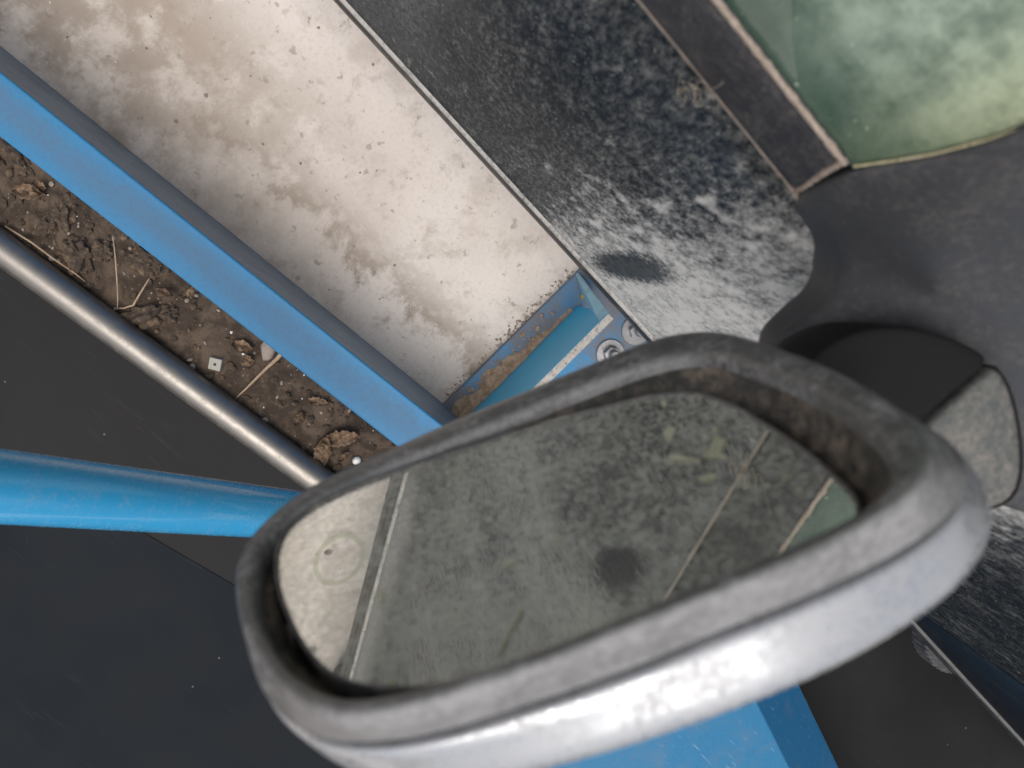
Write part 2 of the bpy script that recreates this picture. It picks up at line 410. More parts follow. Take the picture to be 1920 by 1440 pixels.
# ================================================================ BLUE STEEL FRAME (lift base)
rA, rB = at_z(0, 85, 0), at_z(860, 780, 0)
rd = (rB - rA).normalized(); rn = Vector((rd.y, -rd.x, 0))          # rn points away from the car
if rn.x < 0: rn = -rn
frame = empty('lift_base_frame', (.1, .22, 0), 'blue painted steel frame on concrete, long dusty rail meeting a bolted cross plate', 'steel frame')
r0 = rA - rd * .6; r1 = rA + rd * (.255 + .593 + .26)
RH = .235
def rail_pt(p, off, z): return p + rn * off + Vector((0, 0, z))
prof = [(0, .002), (-.001, RH - .006), (.002, RH)]
# side web facing the car, its shade put into the slate colour
def strip(name, offs, mat, th):
    v = []
    for p in (r0, r1):
        for (o, z) in offs: v.append(rail_pt(p, o, z))
    n = len(offs)
    f = [(i, (i + 1) % n, n + (i + 1) % n, n + i) for i in range(n)] + [tuple(range(n)), tuple(range(n, 2 * n))]
    return mesh(name, v, f, mat, frame, False)
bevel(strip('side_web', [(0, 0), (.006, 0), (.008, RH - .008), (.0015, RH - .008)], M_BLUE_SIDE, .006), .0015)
bevel(strip('rail_cap', [(0, RH - .0075), (.060, RH - .0075), (.0605, RH), (.0005, RH)], M_RAIL, .01), .0025, 3)
strip('outer_web', [(.054, 0), (.060, 0), (.0595, RH - .008), (.0535, RH - .008)], M_BLUE, .006)

PX0, PX1 = -.200, .135
box('base_plate', PX0 - .02, PX1, .2205, .62, .001, .02, M_BLUE_DIRTY, frame, .0025)
box('cross_plate', -.166, PX1 - .01, .2585, .2705, .0205, .205, M_BLUE_FACE, frame, .0015)
# bare worn top edge of the cross plate
box('worn_edge', -.165, PX1 - .012, .2592, .2698, .2052, .2062, M_LIP, frame, 0)
# triangular gusset at the car end
ga = at_z(1079, 512, .0208); gq = Vector((-.181, .2582, .0208))
gb, gc = Vector((-.149, .2582, .2048)), Vector((-.167, .2582, .2048)); gd = Vector((-.200, .2582, .0208))
ga2 = ga + Vector((-.004, .003, 0))
bevel(mesh('gusset', [ga, gq, gb, gc, gd, ga2], [(0, 1, 2), (0, 2, 3, 5), (5, 3, 4), (0, 5, 4, 1), (1, 4, 3, 2)], M_GUSSET, frame, False), .0006)
def bolt(c, z):
    def ringp(r, zz, n=28): return [Vector((c.x + r * math.cos(2 * math.pi * i / n), c.y + r * math.sin(2 * math.pi * i / n), zz)) for i in range(n)]
    b = loft('anchor_bolt', [ringp(.008, z), ringp(.008, z + .030), ringp(.0065, z + .033)], M_ZINC, frame, (True, True), False)
    loft('washer', [ringp(.0245, z), ringp(.0245, z + .003), ringp(.0235, z + .004), ringp(.009, z + .004)], M_ZINC, b, (True, True), False)
    nr = [Vector((c.x + .014 * math.cos(math.pi / 3 * i), c.y + .014 * math.sin(math.pi / 3 * i), 0)) for i in range(6)]
    bevel(loft('nut', [[p + Vector((0, 0, z + .0042)) for p in nr], [p + Vector((0, 0, z + .018)) for p in nr]], M_ZINC, b, (True, True), False), .001)
bolt(at_z(1150, 666, .04), .0205)
bolt(at_z(1198, 622, .04), .0205)

# dried mud lying along the corner of base plate and cross plate
mv, mf = [], []
NM = 90
for i in range(NM):
    s = i / (NM - 1); x = -.155 + s * .285
    wd = .006 + .016 * sm(.15, .55, s) + .014 * (noise.noise((x * 30, 1, 0)))
    wd = max(wd, .003)
    hgt = .006 + .010 * sm(.1, .5, s) + .006 * noise.noise((x * 40, 5, 0)); hgt = max(.002, hgt)
    for k in range(7):
        q = k / 6
        y = .2580 - wd * (1 - q) - .0
        z = .0205 + hgt * q ** 1.4 + .006 * noise.noise((x * 160, y * 160, 3)) * (1 if 0 < k < 6 else 0)
        mv.append((x, y, max(z, .0203)))
for i in range(NM - 1):
    for k in range(6):
        a = i * 7 + k; mf.append((a, a + 1, a + 8, a + 7))
kind(mesh('dried_mud', mv, mf, M_MUD), 'stuff')
bpy.data.objects['dried_mud']['label'] = 'tan dried mud lying along the foot of the blue cross plate'

# ================================================================ ROUND STEEL BAR, DIRT, BLACK SHEETS
BR = .0235
b0, b1 = at_z(0, 463, BR), at_z(592, 897, BR); bd = (b1 - b0).normalized(); bn = Vector((bd.y, -bd.x, 0))
if bn.x < 0: bn = -bn
tag(tube('steel_bar', [b0 + bd * (-.7 + 2.0 * k / 8) for k in range(9)], BR, M_BARE, None, 32), 'bare round steel bar lying between the soil strip and black sheet', 'steel bar')

# soil strip between rail and bar
so = rail_pt(r0, .0605, 0)
NS, NTT = 420, 60
sv, sf = [], []
def soil_z(p, s, q):
    lum = sm(.62, .30, s)
    n1 = noise.fractal(p * 22, .9, 2.1, 5); n2 = noise.noise(p * 70 + Vector((7, 0, 0))); n3 = noise.noise(p * 9)
    z = .007 + .003 * n3 + .0016 * n2 + lum * max(0, n1 * .018 + .004) + (1 - lum) * max(0, n1 - .35) * .008
    edge = sm(0, .1, q) * sm(1, .92, q)
    return max(.002, z * (.5 + .5 * edge))
for i in range(NS):
    s = i / (NS - 1)
    pa = so + (r1 - r0) * s
    pa.z = 0
    tb = (pa - b0).dot(bd); pb = b0 + bd * tb - bn * BR * .55; pb.z = 0
    for k in range(NTT):
        q = k / (NTT - 1); p = pa.lerp(pb, q)
        sv.append((p.x, p.y, soil_z(p, s, q)))
for i in range(NS - 1):
    for k in range(NTT - 1):
        a = i * NTT + k; sf.append((a, a + 1, a + NTT + 1, a + NTT))
soil_o = kind(mesh('soil_strip', sv, sf, M_SOIL), 'stuff')
soil_o['label'] = 'dark brown soil filling the strip beside the blue rail'

# black sheets
pA = b0 - bd * .7 + bn * (BR + .0005); pB = b0 + bd * 1.45 + bn * (BR + .0005)
kind_ring = [pA, pA + bn * 1.5, Vector((1.9, 2.6, 0)), Vector((-.75, 2.6, 0)), Vector((-.75, .64, 0)), Vector((pB.x - .04, .64, 0))]
pB2 = b0 + bd * ((.64 - b0.y) / bd.y) + bn * (BR + .0005)
kind_ring[-1] = pB2
tag(prism('floor_sheet', kind_ring, .0012, .016, M_SHEET, None, .001), 'large worn black sheet lying on the floor beyond the steel bar', 'floor sheet')
q0, q1 = at_z(200, 960, .02), at_z(440, 1100, .02); qd = (q1 - q0).normalized(); qn = Vector((qd.y, -qd.x, 0))  # overlay sheet added to stand for the darker reflection on the black surface
if qn.x < 0: qn = -qn
s0 = q0 - qd * .18; s1 = q0 + qd * 1.6
tag(prism('reflection_sheet', [s0, s1, s1 + qn * .7, s0 + qn * .7], .0163, .0172, M_SHEET2, None, .0004), 'darker blue-black sheet added for a reflection on the worn sheet below the mirror', 'floor sheet')

# ================================================================ BLUE TUBE AND ARM
T1, T2 = CAM + ray(-60, 906) * .68, CAM + ray(515, 962) * .90
td = (T2 - T1).normalized()
Tend = T2 + td * ((T2.z - .045) / -td.z); Tst = T1 - td * .20
tb_ = empty('tube_brace', (Tend.x, Tend.y, .018), 'glossy bright blue round tube slanting down to the left of the mirror', 'tube')
tube('tube', [Tst.lerp(Tend, k / 12) for k in range(13)], .0278, M_TUBE, tb_, 48)
fl = [Vector((Tend.x + .05 * math.cos(2 * math.pi * i / 32), Tend.y + .05 * math.sin(2 * math.pi * i / 32), 0)) for i in range(32)]
loft('foot_flange', [[p + Vector((0, 0, .0180)) for p in fl], [p + Vector((0, 0, .034)) for p in fl]], M_BLUE_CLEAN, tb_, (True, True), False)

AZT = .26
a0, a1 = at_z(1415, 1310, AZT), at_z(1480, 1440, AZT)
ad = (a1 - a0).normalized(); an = Vector((-ad.y, ad.x, 0))
if an.x > 0: an = -an                                  # towards the car
w0 = at_z(1500, 1290, AZT - .05); wdt = abs((w0 - a0).dot(an))
st, en = a0 - ad * .16, a1 + ad * .9
sec = [(0, AZT), (wdt, AZT - .05), (wdt, .0168), (-.40, .0168), (-.40, AZT)]
av = [p + an * o + Vector((0, 0, z - p.z)) for p in (st, en) for (o, z) in sec]
arm = empty('lift_beam', (a0.x, a0.y, .017), 'wide blue steel lift beam showing below the silver mirror cap', 'lift')  # a single box beam of the lift
def arm_slab(name, i, j, mat, th=.006):
    p = []
    for base in (st, en):
        A = base + an * sec[i][0]; A.z = sec[i][1]; B = base + an * sec[j][0]; B.z = sec[j][1]
        nrm = (B - A).cross(ad).normalized()
        mid = base + an * -.13; mid.z = .12
        if nrm.dot(mid - A) < 0: nrm = -nrm
        p += [A, B, B + nrm * th, A + nrm * th]
    return bevel(mesh(name, p, [(0, 1, 5, 4), (2, 3, 7, 6), (1, 2, 6, 5), (3, 0, 4, 7), (0, 1, 2, 3), (4, 5, 6, 7)], mat, arm, False), .001)
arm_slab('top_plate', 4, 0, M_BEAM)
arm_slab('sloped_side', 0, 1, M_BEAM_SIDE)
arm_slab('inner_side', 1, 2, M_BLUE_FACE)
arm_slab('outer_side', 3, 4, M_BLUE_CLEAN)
ep = [st + an * o + Vector((0, 0, z - st.z)) for (o, z) in sec]
mesh('end_plate', ep + [p + ad * .006 for p in ep], [tuple(range(5)), tuple(range(5, 10))] + [(i, (i + 1) % 5, 5 + (i + 1) % 5, 5 + i) for i in range(5)], M_BLUE_CLEAN, arm, False)

# ================================================================ CAR
car = empty('parked_car', (-.16, 0, 0), 'dusty black car with green tinted window and round-cornered side mirror', 'car')
def panel(name, prof, y0, y1, mat, ny=2):
    """outer skin through (x, z) profile, swept along the car; closed slab"""
    n = len(prof); rings = []
    for k in range(ny):
        y = y0 + (y1 - y0) * k / (ny - 1)
        rings.append([Vector((x, y, z)) for (x, z) in prof])
    return bevel(loft(name, rings, mat, car, (True, True), True), .002, 2, 50)
def body_prof(z0, z1, n=22, back=-.215):
    p = []
    for i in range(n):
        z = z0 + (z1 - z0) * i / (n - 1)
        t = max(0, min(1, (z - .39) / .51))
        x = -.160 + .004 * (1 - t) + .010 * t * math.sin(math.pi * t)
        p.append((x, z))
    return p + [(back, z1), (back, z0)]
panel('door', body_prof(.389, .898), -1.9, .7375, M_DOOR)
panel('fender', body_prof(.389, .885), .7425, 2.2, M_FENDER)
# sill: dusty edge, two black mouldings with pale joints between them
panel('sill_edge', [(-.1620, .3885), (-.1560, .3868), (-.1532, .3838), (-.1530, .3815), (-.1552, .3780), (-.2, .374), (-.2, .3885)], -1.9, 2.2, M_LIP)
panel('sill_moulding', [(-.1590, .370), (-.1575, .366), (-.1580, .345), (-.1610, .341), (-.2, .341), (-.2, .370)], -1.9, 2.2, M_ROCKER)
panel('sill_joint', [(-.1625, .3735), (-.1625, .3705), (-.2, .3705), (-.2, .3735)], -1.9, 2.2, M_DUSTLINE)
panel('sill_moulding', [(-.1610, .336), (-.1595, .332), (-.1610, .307), (-.165, .303), (-.21, .303), (-.21, .336)], -1.9, 2.2, M_ROCKER)
panel('sill_joint', [(-.1630, .340), (-.1630, .3365), (-.2, .3365), (-.2, .340)], -1.9, 2.2, M_DUSTLINE)

# window: leans inwards, 5 mm thick
WA = R(22); wn_ = Vector((math.cos(WA), 0, math.sin(WA))); wu = Vector((-math.sin(WA), 0, math.cos(WA)))
W0 = Vector((-.162, 0, .950))
def wpt(y, u, o=0): return W0 + Vector((0, y, 0)) + wu * u + wn_ * o
wl = [(-1.5, .0005), (.1, .0005)]
for px, py in ((1592, 312), (1750, 290), (1850, 264), (1925, 238), (2050, 170), (2250, 40)):
    p = at_plane(px, py, W0, wn_); wl.append((p.y + .004, (p - W0).dot(wu)))
wl += [(wl[-1][0] - .05, .42), (-1.5, .42)]
gv = [wpt(y, u) for (y, u) in wl] + [wpt(y, u, -.005) for (y, u) in wl]; n = len(wl)
mesh('window_glass', gv, [tuple(range(n)), tuple(range(n, 2 * n))] + [(i, (i + 1) % n, n + (i + 1) % n, n + i) for i in range(n)], M_WINDOW, car, False)
# cabin lining behind the glass
lx0, lx1 = -.95, -.222
lv = [(lx1, -1.8, .5), (lx1, .72, .5), (lx0, .72, .5), (lx0, -1.8, .5), (lx1, -1.8, .88), (lx1, .72, .88), (lx0, .72, 1.3), (lx0, -1.8, 1.3)]
mesh('cabin_lining', lv, [(0, 1, 2, 3), (2, 3, 7, 6), (0, 3, 7, 4), (1, 2, 6, 5), (0, 1, 5, 4)], M_LINING, car, False, False)
# window moulding
MY = .104
mp = [(-.1635, .903), (-.1575, .9045), (-.1560, .909), (-.1570, .943), (-.1590, .9485), (-.163, .950), (-.185, .950), (-.185, .903)]
rings = []
for y, sk in ((-1.6, 0), (.03, 0), (.106, 1)):
    rings.append([Vector((x, y - sk * (z - .903) * .20, z)) for (x, z) in mp])
bevel(loft('window_moulding', rings, M_MOULD, car, (True, True), True), .0015, 2, 50)
def dust_bead(pts, r, seed, kk=60):
    P = []; Rr = []
    for i in range(kk):
        s = i / (kk - 1) * (len(pts) - 1); k = min(int(s), len(pts) - 2); p = Vector(pts[k]).lerp(Vector(pts[k + 1]), s - k)
        nz = noise.noise((i * .6, seed, 0)); n2 = noise.noise((i * 1.9, seed, 9))
        P.append(p + Vector((0, 0, .0006 * nz))); Rr.append(r * (.9 + .40 * nz + .35 * n2))
    return tube('dust_line', P, [max(r * .35, v) for v in Rr], M_DUSTLINE, car, 8)
dust_bead([(-.1605, -.5, .8995), (-.1603, .10, .8997), (-.1590, .135, .897), (-.1580, .155, .888)], .0018, 1, 260)
dust_bead([(-.1595, -.5, .9508), (-.1595, .098, .9508)], .0016, 2, 240)
dust_bead([(-.1605, .1085, .9005), (-.1585, .1055, .915), (-.1583, .1005, .936), (-.1600, .0985, .951)], .0019, 3, 40)

yd = [at_plane(px, py, W0 + wn_ * .002, wn_) for px, py in ((1600, 312), (1680, 301), (1750, 289), (1850, 263), (1925, 238), (2040, 175))]
o = dust_bead(yd, .0006, 5, 120); o.data.materials[0] = M_YDUST

# mirror foot on the door corner: (px, py, z)
ft = [(1494, 378, .904), (1522, 412, .900), (1546, 452, .896), (1557, 500, .893), (1550, 545, .891), (1505, 592, .889), (1430, 642, .887),
      (1450, 730, .885), (1560, 800, .884), (1720, 860, .884), (1850, 940, .884), (1960, 980, .886), (2080, 960, .90),
      (2130, 700, .925), (2120, 420, .965), (2090, 150, 1.035), (1925, 240, 1.0115), (1850, 266, .998), (1750, 291, .979), (1660, 304, .963), (1596, 314, .953)]
outer = [at_z(*q) for q in ft]
cen_px = (1760, 560)
def inset(k, dz, it=0):
    r = []
    for (px, py, z) in ft:
        r.append(at_z(cen_px[0] + (px - cen_px[0]) * k, cen_px[1] + (py - cen_px[1]) * k, z * k + .940 * (1 - k) + dz))
    for _ in range(it):
        r = [(r[i - 1] + r[i] * 2 + r[(i + 1) % len(r)]) / 4 for i in range(len(r))]
    return r
low = [p + Vector((-.012, 0, -.045)) for p in outer]
mo = loft('mirror_base', [low, [p + Vector((0, 0, -.006)) for p in outer], outer, inset(.97, .0035), inset(.86, .0055, 2), inset(.70, .006, 5), inset(.4, .004, 8), inset(.1, .002, 8)], M_FOOT, car, (True, True))
ss = mo.modifiers.new('sub', 'SUBSURF'); ss.levels = ss.render_levels = 2

# arm of the mirror: black moulding and dusty silver cover
def pad(name, pts, z, th, mat, dome=.006, lean=0):
    o_ = [at_z(px, py, z) for (px, py) in pts]
    c = sum(o_, Vector()) / len(o_)
    def ins(k, dz): return [c + (p - c) * k + Vector((0, 0, dz)) for p in o_]
    o = loft(name, [ins(.97, -th), ins(1, -th * .5), ins(1, -.003), ins(.985, 0), ins(.9, dome * .5), ins(.5, dome), ins(.1, dome)], mat, car, (True, True))
    m = o.modifiers.new('sub', 'SUBSURF'); m.levels = m.render_levels = 1
    return o
pad('mirror_arm', [(1500, 690), (1545, 648), (1592, 624), (1640, 611), (1700, 612), (1745, 620), (1790, 634), (1830, 652), (1860, 673), (1840, 694), (1790, 736), (1735, 784), (1680, 850), (1600, 850), (1520, 780)], .952, .05, M_PLASTIC_D, .001)
pad('arm_gap_pad', [(1862, 668), (1889, 700), (1907, 742), (1919, 800), (1924, 850), (1923, 905), (1905, 945), (1860, 965), (1800, 960), (1720, 900), (1700, 850), (1743, 786), (1796, 742)], .9485, .05, M_PLASTIC_D, -.004)  # black pad added under the cover to draw the dark gap line
pad('arm_cover', [(1866, 683), (1885, 712), (1899, 750), (1909, 800), (1914, 850), (1913, 900), (1900, 935), (1860, 960), (1800, 960), (1720, 900), (1700, 850), (1743, 788), (1796, 744), (1845, 702)], .952, .055, M_ARMCAP, .003)

# ---------------- the mirror itself
GN = Vector((-.43358, -.85917, .26888)).normalized()
P0 = CAM + ray(1120, 990) * .265
GU = Vector((0, 0, 1)).cross(GN).normalized(); GV = GN.cross(GU)
NA = 144
TU, TV = -.060, .100                              # the glass sits askew in its housing
GT = (GN - GU * TU - GV * TV).normalized()
def uv(px, py, off, tilt=True):
    p = at_plane(px, py, P0 + GN * off, GT if tilt else GN) - P0
    return (p.dot(GU), p.dot(GV))
A_px = [(440, 1090), (444, 1049), (467, 1009), (511, 964), (556, 927), (609, 898), (673, 869), (757, 832), (827, 799), (907, 765), (990, 732), (1107, 684), (1173, 655), (1230, 633), (1280, 621), (1347, 619), (1413, 637), (1473, 657), (1523, 675), (1607, 715), (1673, 754), (1722, 795),
        (1748, 840), (1750, 885), (1718, 935), (1610, 1000), (1489, 1062), (1400, 1098), (1267, 1150), (1133, 1205), (1000, 1258), (900, 1293), (836, 1312), (747, 1338), (684, 1350), (620, 1347), (560, 1320), (505, 1268), (466, 1205), (445, 1140)]
B_px = [(478, 1090), (486, 1045), (506, 1008), (540, 972), (585, 942), (640, 914), (700, 890), (770, 860), (840, 831), (920, 798), (1000, 766), (1110, 722), (1180, 695), (1240, 675), (1290, 664), (1340, 664), (1400, 682), (1460, 704), (1520, 730), (1590, 768), (1645, 810), (1678, 850), (1685, 885), (1660, 925),
        (1560, 985), (1489, 1018), (1400, 1055), (1267, 1111), (1133, 1165), (1000, 1219), (900, 1253), (836, 1272), (747, 1298), (684, 1309), (640, 1309), (591, 1294), (536, 1252), (502, 1200), (482, 1145)]
G_px = [(1776, 838), (1812, 880), (1830, 913), (1823, 937), (1790, 983), (1713, 1037), (1640, 1078), (1580, 1100), (1444, 1162), (1333, 1202), (1156, 1278), (1000, 1331), (880, 1373), (764, 1400), (676, 1409), (613, 1404), (578, 1391), (524, 1340), (486, 1280)]
K_px = [(1760, 800), (1807, 860), (1840, 907), (1870, 960), (1877, 980), (1863, 1030), (1813, 1090), (1707, 1163), (1580, 1237), (1413, 1310), (1280, 1357), (1120, 1410), (991, 1443), (900, 1462), (800, 1472), (710, 1462), (640, 1440), (578, 1391), (530, 1342), (500, 1300)]
E_px = [(518, 1067), (524, 1013), (547, 978), (613, 938), (693, 904), (791, 873), (900, 836), (1000, 804), (1133, 767), (1222, 744), (1267, 738), (1310, 739), (1356, 753), (1422, 789), (1489, 833), (1556, 887), (1618, 945),
        (1618, 975), (1560, 1020), (1489, 1055), (1400, 1092), (1267, 1146), (1133, 1198), (1000, 1248), (900, 1275), (836, 1286), (747, 1296), (684, 1291), (649, 1282), (609, 1258), (569, 1209), (538, 1147)]
Auv = [uv(x, y, .013) for x, y in A_px]
CU = sum(p[0] for p in Auv) / len(Auv); CV = (max(p[1] for p in Auv) + min(p[1] for p in Auv)) / 2
def polar(pts):
    q = sorted((math.atan2(v - CV, u - CU), math.hypot(u - CU, v - CV)) for (u, v) in pts)
    return q
def sample(q, a):
    n = len(q)
    for i in range(n):
        a0, r0_ = q[i]; a1, r1_ = q[(i + 1) % n]
        if i == n - 1: a1 += 2 * math.pi
        for aa in (a, a + 2 * math.pi):
            if a0 <= aa <= a1: return r0_ + (r1_ - r0_) * (aa - a0) / max(1e-9, a1 - a0)
    return q[0][1]
ANG = [-math.pi + 2 * math.pi * (i + .5) / NA for i in range(NA)]
def smooth(r, it):
    for _ in range(it):
        r = [(r[i - 1] + 2 * r[i] + r[(i + 1) % len(r)]) / 4 for i in range(len(r))]
    return r
def rfull(px, off, it=3, tilt=True):
    q = polar([uv(x, y, off, tilt) for x, y in px])
    return smooth([sample(q, a) for a in ANG], it)
RA = rfull(A_px, .013); RB = rfull(B_px, .013); RE = rfull(E_px, 0., 3, False)
def rpart(px, off, fallback, k, it=4):
    """traced where the photograph shows it, else the rim outline scaled"""
    q = polar([uv(x, y, off) for x, y in px])
    lo, hi = None, None
    angs = [a for a, _ in q]
    gaps = [((angs[(i + 1) % len(angs)] - angs[i]) % (2 * math.pi), i) for i in range(len(angs))]
    g, gi = max(gaps)
    a_end = angs[gi]
    r = []
    for i, a in enumerate(ANG):
        into = (a - a_end) % (2 * math.pi)
        if into < g:
            wgt = sm(0, .35, into) * sm(0, .35, g - into)
            r.append(sample(q, a) * (1 - wgt) + fallback[i] * k * wgt if wgt < 1 else fallback[i] * k)
        else: r.append(sample(q, a))
    return smooth(r, it)
RG = rpart(G_px, -.0055, RA, .985, 9); RK = rpart(K_px, -.0240, RA, .95, 12)
def ring3(r, off, k=1., tilt=1.):
    o = []
    for i, a in enumerate(ANG):
        u, v = CU + r[i] * k * math.cos(a), CV + r[i] * k * math.sin(a)
        o.append(P0 + GU * u + GV * v + GN * (off + tilt * (TU * u + TV * v)))
    return o
def mixr(a, b, t): return [x + (y - x) * t for x, y in zip(a, b)]
RI = [max(e * 1.03, e + .002) for e in RE]
cap = loft('mirror_housing', [ring3(RG, -.0060, .875), ring3(RG, -.0061, .985), ring3(RG, -.0068, .995), ring3(mixr(RG, RK, .06), -.0078), ring3(mixr(RG, RK, .3), -.0115), ring3(mixr(RG, RK, .65), -.0178), ring3(mixr(RG, RK, .92), -.0215), ring3(RK, -.0250, .993), ring3(RK, -.0278, .963), ring3(RK, -.0315, .895), ring3(RK, -.037, .80), ring3(RK, -.044, .63), ring3(RK, -.050, .4), ring3(RK, -.052, .05)], M_CAP, car, (False, True))
cap['label'] = 'dusty silver shell of the side mirror'
loft('rim', [ring3(RB, .007, .99), ring3(RB, .0100, .994), ring3(RB, .0120, 1.0), ring3(mixr(RB, RA, .25), .0140), ring3(mixr(RB, RA, .6), .0147), ring3(mixr(RB, RA, .88), .0138), ring3(RA, .0115), ring3(mixr(RA, RG, .5), .005, 1.004), ring3(RG, -.0012), ring3(RG, -.0024, .996), ring3(RG, -.0028, .98), ring3(RG, -.0030, .88)], M_RIM, cap)
loft('inner_well', [ring3(RB, .0072, .9895), ring3(mixr(RB, RI, .55), .001, 1, .6), ring3(RI, -.004, 1, .2), ring3(RI, -.012, 1, 0), ring3(RI, -.014, .5, 0), ring3(RI, -.014, .05, 0)], M_INNER, cap, (False, True))
# glass plate with its bezel
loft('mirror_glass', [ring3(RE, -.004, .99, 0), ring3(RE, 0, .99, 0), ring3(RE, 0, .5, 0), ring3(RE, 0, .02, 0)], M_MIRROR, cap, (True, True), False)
loft('glass_bezel', [ring3(RE, -.009, 1.0, 0), ring3(RE, -.001, 1.006, 0), ring3(RE, .0012, 1.002, 0), ring3(RE, .0014, .994, 0), ring3(RE, .0003, .989, 0), ring3(RE, -.006, .989, 0)], M_BEZEL, cap)
# dried residue flecks on the glass
def fleck(pts):
    o_ = [at_plane(px, py, P0 + GN * .0003, GN) for px, py in pts]
    up = [p + GN * .0005 for p in o_]
    n = len(o_); c = sum(up, Vector()) / n
    up2 = [c + (p - c) * .82 + GN * .0002 for p in up]
    return loft('dried_residue', [o_, up, up2], M_RESIDUE, cap, (False, True), False)
def blob(cx, cy, rx, ry, ang=0, n=11, j=.3):
    r = []
    for i in range(n):
        a = 2 * math.pi * i / n; k = 1 + random.uniform(-j, j)
        x, y = rx * k * math.cos(a), ry * k * math.sin(a)
        r.append((cx + x * math.cos(ang) - y * math.sin(ang), cy + x * math.sin(ang) + y * math.cos(ang)))
    return r
fleck([(1251, 800), (1268, 803), (1262, 816), (1256, 826), (1246, 822), (1243, 812)])
fleck([(1340, 818), (1363, 826), (1356, 841), (1350, 853), (1363, 860), (1341, 858), (1318, 855), (1330, 842)])
fleck([(1254, 852), (1280, 857), (1312, 863), (1312, 867), (1280, 862), (1256, 861)])
fleck(blob(1328, 896, 18, 4.5, -.15, 10, .2))
for a in ((1049, 1010, 7, 4, -.3), (1500, 920, 9, 4, 0), (716, 1118, 5, 13, .1), (738, 1281, 9, 6, 0), (1321, 1020, 4, 4, 0), (1473, 897, 8, 4, .1), (956, 1054, 13, 3.5, -.45), (840, 885, 4, 3, 0), (1245, 756, 4, 4, 0), (1340, 806, 5, 4, 0), (863, 1155, 5, 3, 0), (588, 1214, 4, 3, 0)):
    fleck(blob(*a))
# pale scratch in the dust of the glass
fleck([(978, 1142), (982, 1144), (960, 1184), (940, 1228), (934, 1231), (952, 1188)])

# wheels under the body
for wy in (1.42, -1.62):
    prof = [(-.235, .20), (-.232, .26), (-.245, .292), (-.28, .30), (-.38, .30), (-.415, .292), (-.43, .26), (-.43, .20)]
    rr = [[Vector((x, wy + r * math.cos(2 * math.pi * k / 48), .30 + r * math.sin(2 * math.pi * k / 48))) for k in range(48)] for (x, r) in prof]
    wh = loft('wheel', rr, M_TYRE, car, (True, True), True)

# ================================================================ SMALL THINGS
# ribbed rubber pad peeping out under the sill
rp = at_z(1745, 1192, .27)
rings = []
for zz, rad in ((.0, .0), (.0, 1), (.03, 1.0), (.0335, .96), (.0335, .4)):
    ring_ = []
    for k in range(160):
        a = 2 * math.pi * k / 160
        rib = 1 + (.018 if k % 4 < 2 else -.018) * (1 if rad > .5 else 0)
        ring_.append(Vector((-.212 + .058 * rad * rib * math.cos(a), rp.y + .035 + .058 * rad * rib * math.sin(a), .245 + zz)))
    rings.append(ring_)
pp = empty('lift_pad', (-.212, rp.y + .035, .017), 'grey ribbed round rubber pad peeping out under the car sill', 'lift pad')
loft('ribbed_pad', rings[1:], M_RUBBER, pp, (True, True), False)
tube('pad_stem', [(-.212, rp.y + .035, .017), (-.212, rp.y + .035, .12), (-.212, rp.y + .035, .244)], [.04, .022, .022], M_BARE, pp, 24)

# curled root fibres caught on the door edge
def fibres(label, pts_px, n, spread, seed, rad=.00034):
    rnd = random.Random(seed)
    root = None
    V, Fc = [], []
    bm = bmesh.new()
    for k in range(n):
        cx, cy = pts_px[k % len(pts_px)]
        ang = rnd.uniform(0, 6.28); cur = rnd.uniform(-.38, .38); p = [cx + rnd.uniform(-6, 6), cy + rnd.uniform(-6, 6)]
        P = []
        for s in range(14):
            q = at_x(p[0], p[1], -.1485 + .004 * math.sin(s * .5 + k))
            P.append(q); ang += cur + rnd.uniform(-.25, .25); p[0] += spread * math.cos(ang); p[1] += spread * math.sin(ang)
        segs = 5; prev = None
        for i, q in enumerate(P):
            d = (P[min(i + 1, 13)] - P[max(i - 1, 0)]).normalized(); a = d.cross(Vector((1, .1, .2))).normalized(); b = a.cross(d)
            rr_ = rad * (1 - .6 * i / 13)
            ring_ = [bm.verts.new(q + (a * math.cos(2 * math.pi * t / segs) + b * math.sin(2 * math.pi * t / segs)) * rr_) for t in range(segs)]
            if prev:
                for t in range(segs): bm.faces.new((prev[t], prev[(t + 1) % segs], ring_[(t + 1) % segs], ring_[t]))
            prev = ring_
    me = bpy.data.meshes.new('root_tuft'); bm.to_mesh(me); bm.free()
    tag(link('root_tuft', me, M_FIBRE), label, 'root fibres')
fibres('tangled pale root fibres stuck on the black door below the window strip', [(1290, 158), (1305, 180), (1318, 170), (1275, 178)], 13, 3.0, 4)

